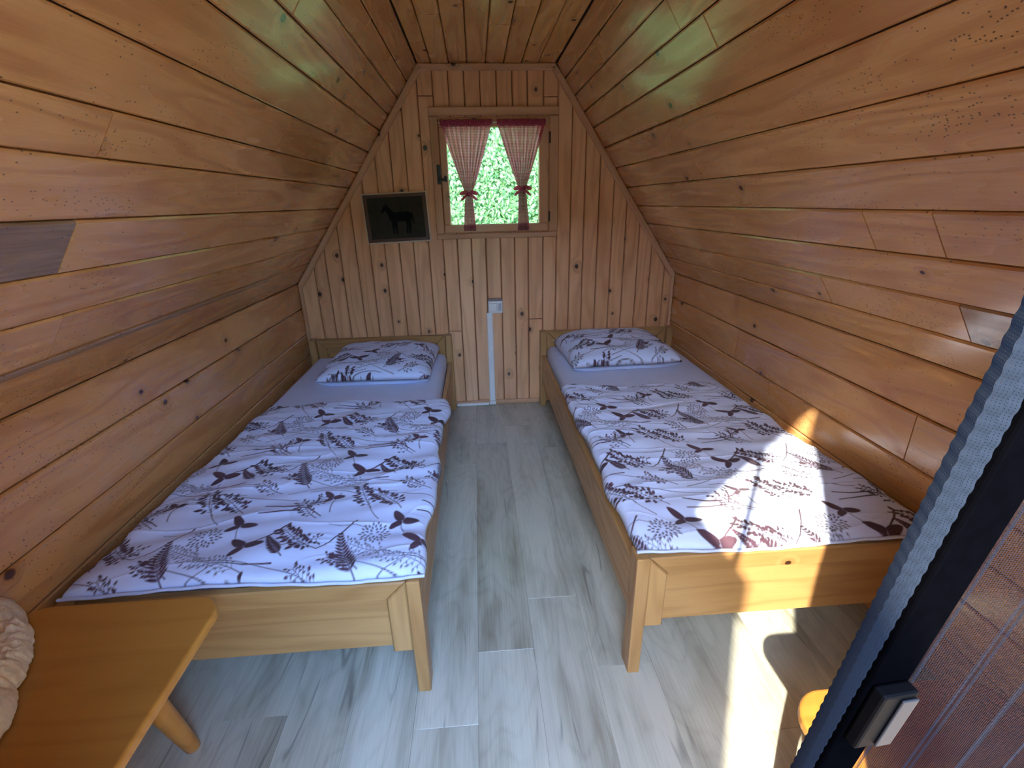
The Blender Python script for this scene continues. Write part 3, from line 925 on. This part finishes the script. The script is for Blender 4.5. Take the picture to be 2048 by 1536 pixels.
def cloth_slab(name, I, x0, x1, zb, zt, nedge, dome, seed, xfun, mat, yfun=None, wr=.004):
    """duvet: the ink grid is laid over a rounded slab"""
    U, V = np.meshgrid(np.linspace(-1, 1, I.nx), np.linspace(-1, 1, I.ny))
    ex = np.clip(1 - np.abs(U) ** nedge, 0, 1) ** (1 / 2.2); ey = np.clip(1 - np.abs(V) ** nedge, 0, 1) ** (1 / 2.2)
    prof = ex * ey
    PX, PY = (U + 1) / 2 * I.w, (V + 1) / 2 * I.h
    wave = fourier(PX, PY, .55, .10, 7, seed) * .55 + fourier(PX, PY, .30, .22, 5, seed + 1) * .8
    crease = 1 - np.abs(np.sin(fourier(PX, PY, .9, .16, 3, seed + 2) * 1.3 + PY * 14))
    crease2 = 1 - np.abs(np.sin(fourier(PX, PY, .5, .25, 4, seed + 5) * 1.6 + PY * 26 + PX * 9))
    fine_ = np.clip(fourier(PX, PY, .4, .5, 4, seed + 7), 0, 1.5)
    z = zb + (zt - zb) * prof + (wave * wr + crease ** 4 * wr * .9 + crease2 ** 6 * fine_ * wr * .55) * prof
    X = np.vectorize(lambda y: 0.0)(PY) + PX
    X, Y = xfun(PX, PY)
    verts = np.stack([X, Y, z], -1).reshape(-1, 3)
    nx, ny = I.nx, I.ny
    idx = np.arange(nx * ny).reshape(ny, nx)
    quads = np.stack([idx[:-1, :-1], idx[:-1, 1:], idx[1:, 1:], idx[1:, :-1]], -1).reshape(-1, 4)
    return verts, quads

def np_mesh(name, verts, quads, mat, parent, ink=None, extra=None):
    me = bpy.data.meshes.new(name)
    nq = len(quads)
    ring = [] if extra is None else extra
    me.vertices.add(len(verts)); me.vertices.foreach_set('co', np.asarray(verts, dtype=np.float32).ravel())
    nl = nq * 4 + len(ring)
    me.loops.add(nl)
    me.loops.foreach_set('vertex_index', np.concatenate([np.asarray(quads).ravel(), np.asarray(ring, dtype=int)]).astype(np.int32))
    npol = nq + (1 if len(ring) else 0)
    me.polygons.add(npol)
    me.polygons.foreach_set('loop_start', (np.arange(npol) * 4).astype(np.int32))
    me.polygons.foreach_set('use_smooth', np.ones(npol, dtype=bool))
    me.materials.append(mat)
    me.update(calc_edges=True); me.validate()
    if ink is not None:
        me.attributes.new('print_ink', 'FLOAT', 'POINT').data.foreach_set('value', np.asarray(ink, dtype=np.float32).ravel())
    o = bpy.data.objects.new(name, me)
    link(o, parent)
    return colour(o)

def border(nx, ny):
    idx = np.arange(nx * ny).reshape(ny, nx)
    r = list(idx[0, :]) + list(idx[1:, -1]) + list(idx[-1, -2::-1]) + list(idx[-2:0:-1, 0])
    return r[::-1]

# ------------------------------------------------------------------ beds
BW, BL = .90, 2.06
def make_bed(x_aisle, y_foot, sgn, dz, label, width):
    """local x runs from the aisle to the wall, local y from the foot to the head"""
    root = empty('bed_frame', (x_aisle, y_foot, 0))
    tag(root, label, 'bed', 'single beds along the side walls')
    def bx_(name, x0, x1, y0, y1, z0, z1, ax, bev=.003):
        a, b = sorted((sgn * x0, sgn * x1))
        return box(name, (a, y0, z0), (b, y1, z1), M['bed' + ax], root, bevel=bev)
    def frame_piece(name, pts, y, thick, ax, cham=.004):
        q = [(sgn * x, z) for x, z in pts]
        if sgn < 0: q = q[::-1]
        c = np.mean(q, 0)
        return panel(name, [(x - c[0], z - c[1]) for x, z in q], M['bed' + ax], root, frame_matrix((1, 0, 0), (0, 0, 1), (0, -1, 0), (c[0], y, c[1])), gap=.0003, cham=cham, depth=.004, thick=thick)
    W = width
    zt = .392 + dz
    # foot end
    for x0 in (0, W - .036):
        bx_('leg', x0, x0 + .036, 0, .060, 0, zt + .008, 'Z', .004)
    frame_piece('footboard_rail', [(.038, zt), (.092, zt - .056), (W - .092, zt - .056), (W - .038, zt)][::1], .010, .022, 'X')
    frame_piece('footboard_stile', [(.038, .150 + dz), (.092, .150 + dz), (.092, zt - .057), (.038, zt - .001)], .010, .022, 'Y')
    frame_piece('footboard_stile', [(W - .092, .150 + dz), (W - .038, .150 + dz), (W - .038, zt - .001), (W - .092, zt - .057)], .010, .022, 'Y')
    frame_piece('footboard_panel', [(.0925, .168 + dz), (W - .0925, .168 + dz), (W - .0925, zt - .0565), (.0925, zt - .0565)], .018, .012, 'X', .001)
    # head end
    hz = .520
    for x0 in (0, W - .040):
        bx_('leg', x0, x0 + .040, BL - .060, BL, 0, hz, 'Z', .004)
    frame_piece('headboard_rail', [(.042, hz), (.100, hz - .058), (W - .100, hz - .058), (W - .042, hz)], BL - .044, .024, 'X')
    frame_piece('headboard_stile', [(.042, .15), (.100, .15), (.100, hz - .059), (.042, hz - .001)], BL - .044, .024, 'Y')
    frame_piece('headboard_stile', [(W - .100, .15), (W - .042, .15), (W - .042, hz - .001), (W - .100, hz - .059)], BL - .044, .024, 'Y')
    frame_piece('headboard_panel', [(.1005, .16), (W - .1005, .16), (W - .1005, hz - .0585), (.1005, hz - .0585)], BL - .034, .012, 'X', .001)
    # side rails and slats
    for x0 in (.008, W - .032):
        bx_('side_rail', x0, x0 + .024, .062, BL - .062, .170 + dz, .345 + dz, 'Y', .003)
    for k in range(11):
        y = .12 + k * .18
        bx_('slat', .034, W - .034, y, y + .07, .192 + dz, .205 + dz, 'X', .002)
    return root

def make_mattress(x_aisle, y_foot, sgn, dz, label, width):
    root = empty('mattress', (x_aisle, y_foot, .208 + dz))
    bm = bmesh.new()
    a, b = sorted((sgn * .038, sgn * (width - .040)))
    add_box(bm, (a, .075, 0), (b, BL - .065, .205), .040, 5)
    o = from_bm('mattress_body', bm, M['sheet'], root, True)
    # piped seam of the fitted sheet
    bm = bmesh.new()
    a2, b2 = a - .002, b + .002
    add_box(bm, (a2 + .006, .080, .150), (b2 - .006, BL - .070, .156), .002, 1)
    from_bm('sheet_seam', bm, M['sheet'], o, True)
    return tag(root, label, 'mattress', 'mattresses')

lbed = make_bed(-.1850, .985, -1, 0.0, 'pine single bed frame under the horse picture, beside the stool with sheepskin', .895)
rbed = make_bed(.3900, .990, 1, .018, 'pine single bed frame with sun falling on its footboard', .880)
make_mattress(-.1850, .985, -1, 0.0, 'white sheeted mattress on the bed below the horse picture', .895)
make_mattress(.3900, .990, 1, .018, 'white sheeted mattress on the bed partly lit by the sun', .880)

def make_duvet(x_a, y_a, sgn, w_foot, w_head, h, zb, zt, origin, seed, label):
    root = empty('duvet', (x_a, y_a, zb))
    I = plant_print(max(w_foot, w_head), h, origin, 1 if sgn < 0 else -1, seed=seed)
    A = I.A
    def xf(PX, PY):
        w = w_foot + (w_head - w_foot) * (PY / h)
        e = .008 * np.sin(PY * 11 + seed) + .005 * np.sin(PY * 27 + 2 * seed)
        t = PX / I.w
        bulge = .012 * np.exp(-((PY - h * .93) / .09) ** 2) * (1 - t) ** 6
        X = sgn * (t * w) - sgn * bulge + e * (1 - 2 * t)
        Y = PY + .008 * np.sin(PX * 9 + seed) + .010 * (t - .5) * (1 if seed % 2 else -1)
        return X, Y
    v, q = cloth_slab('duvet', I, 0, 1, 0, zt - zb, 26, 0, seed, xf, M['print'], wr=.0042)
    # soft drape: loft falls a little towards foot edge and the wall side
    v[:, 2] += .006 * np.sin(v[:, 0] * 4 + seed) * np.clip(v[:, 2] / (zt - zb), 0, 1)
    if sgn > 0: q = q
    else: q = q[:, ::-1]
    ring = border(I.nx, I.ny)
    if sgn < 0: ring = ring[::-1]
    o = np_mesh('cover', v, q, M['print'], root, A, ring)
    # piped hem round the foot edge
    bm = bmesh.new()
    n = 60
    prev = None
    for i in range(n + 1):
        t = i / n
        w = w_foot
        x = sgn * t * w; 
        y = .008 * math.sin(t * I.w * 9 + seed) + .010 * (t - .5) * (1 if seed % 2 else -1) - .004
        ringv = []
        for k in range(6):
            a = k / 6 * 6.2832
            ringv.append(bm.verts.new((x, y + .0045 * math.cos(a), .008 + .004 * math.sin(i * .9) * .3 + .0045 * math.sin(a))))
        if prev:
            for k in range(6):
                bm.faces.new((prev[k], prev[(k + 1) % 6], ringv[(k + 1) % 6], ringv[k]))
        prev = ringv
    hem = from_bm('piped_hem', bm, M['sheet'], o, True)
    return tag(root, label, 'duvet', 'duvets with a brown plant print')

make_duvet(-.170, .990, -1, .890, .835, 1.150, .414, .450, (.145, .150), 3, 'white duvet with brown plant print on the bed below the horse picture')
make_duvet(.388, .985, 1, .850, .775, 1.190, .433, .466, (.09, .055), 8, 'white duvet with brown plant print crossed by the patch of sun')

def make_pillow(cx, cy, z0, wx, wy, hz, rot, seed, label, tilt=0.0):
    root = empty('pillow', (cx, cy, z0), rot)
    I = plant_print(wx, wy, (wx * .55, wy * .35), 1, seed=seed, res=.0026)
    U, V = np.meshgrid(np.linspace(-1, 1, I.nx), np.linspace(-1, 1, I.ny))
    pr = np.clip((1 - np.abs(U) ** 4), 0, 1) ** .42 * np.clip((1 - np.abs(V) ** 4), 0, 1) ** .42
    pinch = 1 - .03 * (1 - np.abs(U)) ** .6 * np.abs(V) ** 4
    pinch2 = 1 - .03 * (1 - np.abs(V)) ** .6 * np.abs(U) ** 4
    PX, PY = (U + 1) / 2 * wx, (V + 1) / 2 * wy
    wv = fourier(PX, PY, .3, .18, 5, seed) * .004
    X = U * wx / 2 * pinch2; Y = V * wy / 2 * pinch
    top = np.stack([X, Y, .030 + (hz - .030) * pr + wv * pr + tilt * (V + 1) / 2], -1).reshape(-1, 3)
    idx = np.arange(I.nx * I.ny).reshape(I.ny, I.nx)
    q = np.stack([idx[:-1, :-1], idx[:-1, 1:], idx[1:, 1:], idx[1:, :-1]], -1).reshape(-1, 4)
    # coarse underside in the same grid
    low = np.stack([X, Y, .030 * (1 - np.clip(pr * 2.2, 0, 1)) + tilt * (V + 1) / 2 * 0.4 + .001], -1).reshape(-1, 3)
    n = len(top)
    v = np.concatenate([top, low]); q2 = q[:, ::-1] + n
    ring = np.array(border(I.nx, I.ny)); nxt = np.roll(ring, -1)
    side = np.stack([ring, nxt, nxt + n, ring + n], -1)
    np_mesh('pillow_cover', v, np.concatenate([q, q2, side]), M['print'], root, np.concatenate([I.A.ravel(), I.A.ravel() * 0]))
    return tag(root, label, 'pillow', 'pillows with a brown plant print')
make_pillow(-.570, 2.690, .413, .60, .560, .115, math.radians(-1.5), 5, 'plant print pillow on the bed below the horse picture', .01)
make_pillow(.790, 2.690, .433, .62, .520, .125, math.radians(2.5), 6, 'plant print pillow on the bed partly lit by the sun', .01)

# ------------------------------------------------------------------ stools
def make_stool(cx, cy, wx, wy, h, rad, thick, feet, label):
    root = empty('stool', (cx, cy, 0))
    tag(root, label, 'stool', 'wooden stools by the doorway')
    bm = bmesh.new()
    pts = []
    for (sx, sy, a0) in ((1, 1, 0), (-1, 1, 90), (-1, -1, 180), (1, -1, 270)):
        for k in range(9):
            a = math.radians(a0 + k * 90 / 8)
            pts.append((sx * (wx / 2 - rad) + rad * math.cos(a), sy * (wy / 2 - rad) + rad * math.sin(a)))
    vs = [bm.verts.new((x, y, h)) for x, y in pts]
    ft = bm.faces.new(vs)
    r = bmesh.ops.extrude_face_region(bm, geom=[ft])
    low = [e for e in r['geom'] if isinstance(e, bmesh.types.BMVert)]
    bmesh.ops.translate(bm, verts=low, vec=(0, 0, -thick))
    es = [e for e in bm.edges if abs(e.verts[0].co.z - e.verts[1].co.z) < 1e-6]
    bmesh.ops.bevel(bm, geom=es, offset=.006, segments=3, affect='EDGES', profile=.5)
    from_bm('seat', bm, M['stoolX'], root, False)
    for (tx, ty, fx, fy) in feet:
        bm = bmesh.new()
        rings = []
        n = 14
        for z, rr in ((h - thick + .002, .021), (h * .55, .024), (h * .12, .0195), (.004, .0175), (0, .0160)):
            t = (h - thick - z) / (h - thick)
            x, y = tx + (fx - tx) * t, ty + (fy - ty) * t
            rings.append([bm.verts.new((x + rr * math.cos(a / n * 6.2832), y + rr * math.sin(a / n * 6.2832), z)) for a in range(n)])
        for a, b in zip(rings, rings[1:]):
            for k in range(n):
                bm.faces.new((a[k], a[(k + 1) % n], b[(k + 1) % n], b[k]))
        bm.faces.new(rings[0]); bm.faces.new(rings[-1][::-1])
        from_bm('leg', bm, M['stoolZ'], root, True)
    return root
make_stool(-.850, .715, .445, .430, .455, .060, .024,
           ((.105, .035, .058, .170), (-.13, .06, -.17, .16), (-.13, -.10, -.17, -.16), (.10, -.10, .14, -.16)), 'wooden stool carrying a cream sheepskin at the left wall')
make_stool(.735, .415, .400, .350, .450, .065, .024,
           ((-.10, .09, -.165, .145), (.10, .09, .155, .145), (.10, -.08, .155, -.135), (-.10, -.08, -.165, -.135)), 'small wooden stool half hidden behind the insect screen')

# sheepskin: lumpy fleece lying over the left part of the stool and against the wall
def sheepskin():
    root = empty('sheepskin', (-.98, .70, .456))
    out = [(-1.098, .935), (-1.060, .910), (-1.020, .872), (-.965, .812), (-.930, .760), (-.912, .712), (-.880, .675), (-.862, .640), (-.855, .60), (-.872, .560), (-.90, .53), (-.97, .50), (-1.05, .49), (-1.098, .50)]
    out = np.array(out)
    # radial grid about a centre
    c = np.array((-1.0, .70))
    ang = np.arctan2(out[:, 1] - c[1], out[:, 0] - c[0]); rad = np.hypot(*(out - c).T)
    o_ = np.argsort(ang); ang, rad = ang[o_], rad[o_]
    na, nr = 260, 90
    T = np.linspace(-math.pi, math.pi, na, endpoint=False)
    Rm = np.interp(T, np.concatenate([ang - 2 * math.pi, ang, ang + 2 * math.pi]), np.concatenate([rad, rad, rad]))
    s_ = np.linspace(0.01, 1, nr)
    S, TT = np.meshgrid(s_, T, indexing='ij')
    RR = S * Rm[None, :]
    r = np.random.default_rng(2)
    X = c[0] + RR * np.cos(TT); Y = c[1] + RR * np.sin(TT)
    lump = np.zeros_like(X)
    for k in range(70):
        q = r.uniform(0, 6.28); L = r.uniform(.007, .034)
        lump += L * .10 * np.sin((X * math.cos(q) + Y * math.sin(q)) * 6.28 / L + r.uniform(0, 6.28))
    lump /= math.sqrt(70) / 2.2
    Z = .048 * np.clip(1 - S ** 7, 0, 1) ** .5 + lump * np.clip((1 - S) * 9, .15, 1) + .004
    # towards the wall the fleece is bunched up
    Z += .02 * np.clip((-1.02 - X) / .08, 0, 1) * np.clip((1 - S) * 5, 0, 1)
    jag = np.convolve(np.tile(r.normal(size=na), 3), np.ones(3) / 3, 'same')[na:2 * na]
    edge = 1 + .016 * jag[None, :] * S ** 8
    X = c[0] + (X - c[0]) * edge; Y = c[1] + (Y - c[1]) * edge
    X = np.clip(X, WL + .004, None)
    Z = np.clip(Z, .001, None)
    v = np.stack([X - root.location.x, Y - root.location.y, Z], -1).reshape(-1, 3)
    idx = np.arange(nr * na).reshape(nr, na); nx_ = np.roll(idx, -1, axis=1)
    q = np.stack([idx[:-1], idx[1:], nx_[1:], nx_[:-1]], -1).reshape(-1, 4)
    np_mesh('fleece', v, q, M['wool'], root, extra=list(idx[-1]))
    return tag(root, 'cream sheepskin lying on the left wooden stool', 'sheepskin')
sheepskin()

# ------------------------------------------------------------------ sliding insect screen in the doorway
def screen():
    root = empty('insect_screen', (.10, .14, 0))
    tag(root, 'grey pleated insect screen with black bar and silver handle in the doorway', 'insect screen')
    O = Vector(root.location)
    P1, P2 = Vector((.120, .1075, 1.110)), Vector((.1295, .095, 1.2585))
    def bar_pt(z): return P1 + (P2 - P1) * ((z - P1.z) / (P2.z - P1.z))
    axis = (P2 - P1).normalized()
    side = Vector((1, 0.10, 0)).normalized(); side = (side - axis * side.dot(axis)).normalized()
    nor = axis.cross(side).normalized()
    def bar_box(name, s0, s1, n0, n1, z0, z1, mat, bev=.001):
        bm = bmesh.new()
        a, b = bar_pt(z0), bar_pt(z1)
        add_box(bm, (s0, n0, 0), (s1, n1, (b - a).length), bev)
        bmesh.ops.transform(bm, matrix=frame_matrix(side, nor, axis, a - O), verts=bm.verts)
        return from_bm(name, bm, mat, root)
    wbar = .0168
    bar_box('bar', 0, wbar, 0, .008, .010, 1.83, M['black'])
    h = bar_box('handle', .001, .0150, -.005, -.0003, 1.1315, 1.160, M['darkplastic']); h['label'] = 'dark grey handle'
    grip = h
    h = bar_box('handle_plate', .008, .0145, -.0060, -.0051, 1.133, 1.158, M['silver'], .0004); h['label'] = 'silver handle face'; h.parent = grip
    # net stretched between bar and right jamb, in shallow pleats; doubled net at the folds and at the free edge
    def net(name, s_list, z0, z1, mat, ridge=0.0):
        nz = 120 if not ridge else 1500
        verts, faces, uvs = [], [], []
        for j in range(nz + 1):
            z = z0 + (z1 - z0) * j / nz
            base = bar_pt(z)
            s_acc = 0.0; last = None
            for (s, n) in s_list:
                if s < 0: s *= min(1.2, max(.3, .5 + .45 * (z - 1.10) / .125))
                p = base + side * s + nor * n
                p.x = min(p.x, JR - .008)
                if ridge: p = p + nor * ridge * math.sin(j * 1.5708 + .6)
                if last is not None: s_acc += (p - last).length
                last = p
                verts.append(p - O); uvs.append((s_acc, z))
        m = len(s_list)
        for j in range(nz):
            for i in range(m - 1):
                a = j * m + i
                faces.append((a, a + 1, a + m + 1, a + m))
        o = obj(name, verts, faces, mat, root)
        lay = o.data.uv_layers.new(name='UVMap')
        idx = np.zeros(len(o.data.loops), dtype=np.int32); o.data.loops.foreach_get('vertex_index', idx)
        lay.data.foreach_set('uv', np.array(uvs, dtype=np.float32)[idx].ravel())
        return o
    pl = [(wbar + .0005 + k * .016, .002 + (.005 if k % 2 else 0.0)) for k in range(24)]
    net('pleated_net', pl, .02, 1.82, M['net'])
    for k in range(1, 22):
        s, n = pl[k]
        net('fold', [(s - .0011, n + .0004), (s, n + .0007), (s + .0011, n + .0004)], .02, 1.82, M['netfold'])
    net('net_edge', [(-.0003, .002), (-.003, .006), (-.0055, .0015), (-.008, .0065), (-.0105, .002)], .02, 1.82, M['netedge'], .0002)
    return root
screen()

# ------------------------------------------------------------------ outside: lawn and the hedge behind the window
lw = bpy.data.meshes.new('lawn')
bm = bmesh.new()
add_box(bm, (-25, -25, -.45), (25, 25, -.30))
lawn = from_bm('lawn', bm, M['lawn']); tag(lawn, 'sunlit green lawn around the hut', 'lawn', kind='stuff')

def hedge(name, x0, x1, y0, y1, z1, n, label, size=.032):
    r = np.random.default_rng(11)
    c = np.stack([r.uniform(x0, x1, n), r.uniform(y0, y1, n), r.uniform(-.3 + size * 1.6, z1, n)], -1)
    a = r.normal(size=(n, 3)); a[:, 1] -= 2.0; a /= np.linalg.norm(a, axis=1)[:, None]
    b = r.normal(size=(n, 3)); b -= a * np.sum(a * b, 1)[:, None]; b /= np.linalg.norm(b, axis=1)[:, None]
    t = np.cross(a, b)
    L = size * r.uniform(.6, 1.3, n)[:, None]; w = L * .45
    v = np.stack([c - b * L, c + t * w, c + b * L, c - t * w], 1).reshape(-1, 3)
    q = np.arange(4 * n).reshape(n, 4)
    core = np.array([(x0, y1 - .1, -.2), (x1, y1 - .1, -.2), (x1, y1 - .1, z1), (x0, y1 - .1, z1), (x0, y1 + .1, -.2), (x1, y1 + .1, -.2), (x1, y1 + .1, z1), (x0, y1 + .1, z1)])
    v = np.concatenate([v, core])
    q = np.concatenate([q, 4 * n + np.array([(0, 1, 2, 3), (5, 4, 7, 6), (4, 0, 3, 7), (1, 5, 6, 2), (3, 2, 6, 7)])])
    o = np_mesh(name, v, q, M['hedge'], None)
    return tag(o, label, 'hedge', kind='stuff')
hedge('hedge', -2.6, 2.8, 4.9, 5.2, 4.8, 330000, 'bright green hedge seen through the back window', .023)
hedge('hedge', -9.0, 9.0, -5.9, -5.4, 3.0, 30000, 'added unseen hedge that hides low sky from the doorway', .14)  # unseen hedge, added to cut the low sky light reaching the back
# unseen decking before the door and right-hand fence, added to bounce warm light indoors
bounce_ter = struct('bounce_terrace', box('bounce_terrace', (-2.6, -4.6, -.295), (2.1, F - .10, -.172), M['shell'], bevel=0))
for k in range(32):
    y1 = F - .102 - k * .146
    colour(box('bounce_deck_board', (-2.6, y1 - .140, -.170), (2.1, y1, -.142), M['deck'], bounce_ter, bevel=.003, seg=1))
bounce_fen = empty('bounce_fence', (2.35, -2.4, -.29))
bounce_fen['kind'] = 'structure'
for k in range(32):
    y = -2.2 + k * .142
    colour(box('bounce_fence_board', (-.012, y, .05), (.012, y + .136, 2.55), M['bounce_deckZ'], bounce_fen, bevel=.003, seg=1))
for z in (.35, 2.1):
    box('bounce_fence_rail', (.0125, -2.25, z), (.06, 2.36, z + .09), M['bounce_deckZ'], bounce_fen, bevel=.003, seg=1)
for k in range(4):
    box('bounce_fence_post', (.0605, -2.2 + k * 1.48, 0), (.15, -2.11 + k * 1.48, 2.6), M['bounce_deckZ'], bounce_fen, bevel=.004, seg=1)
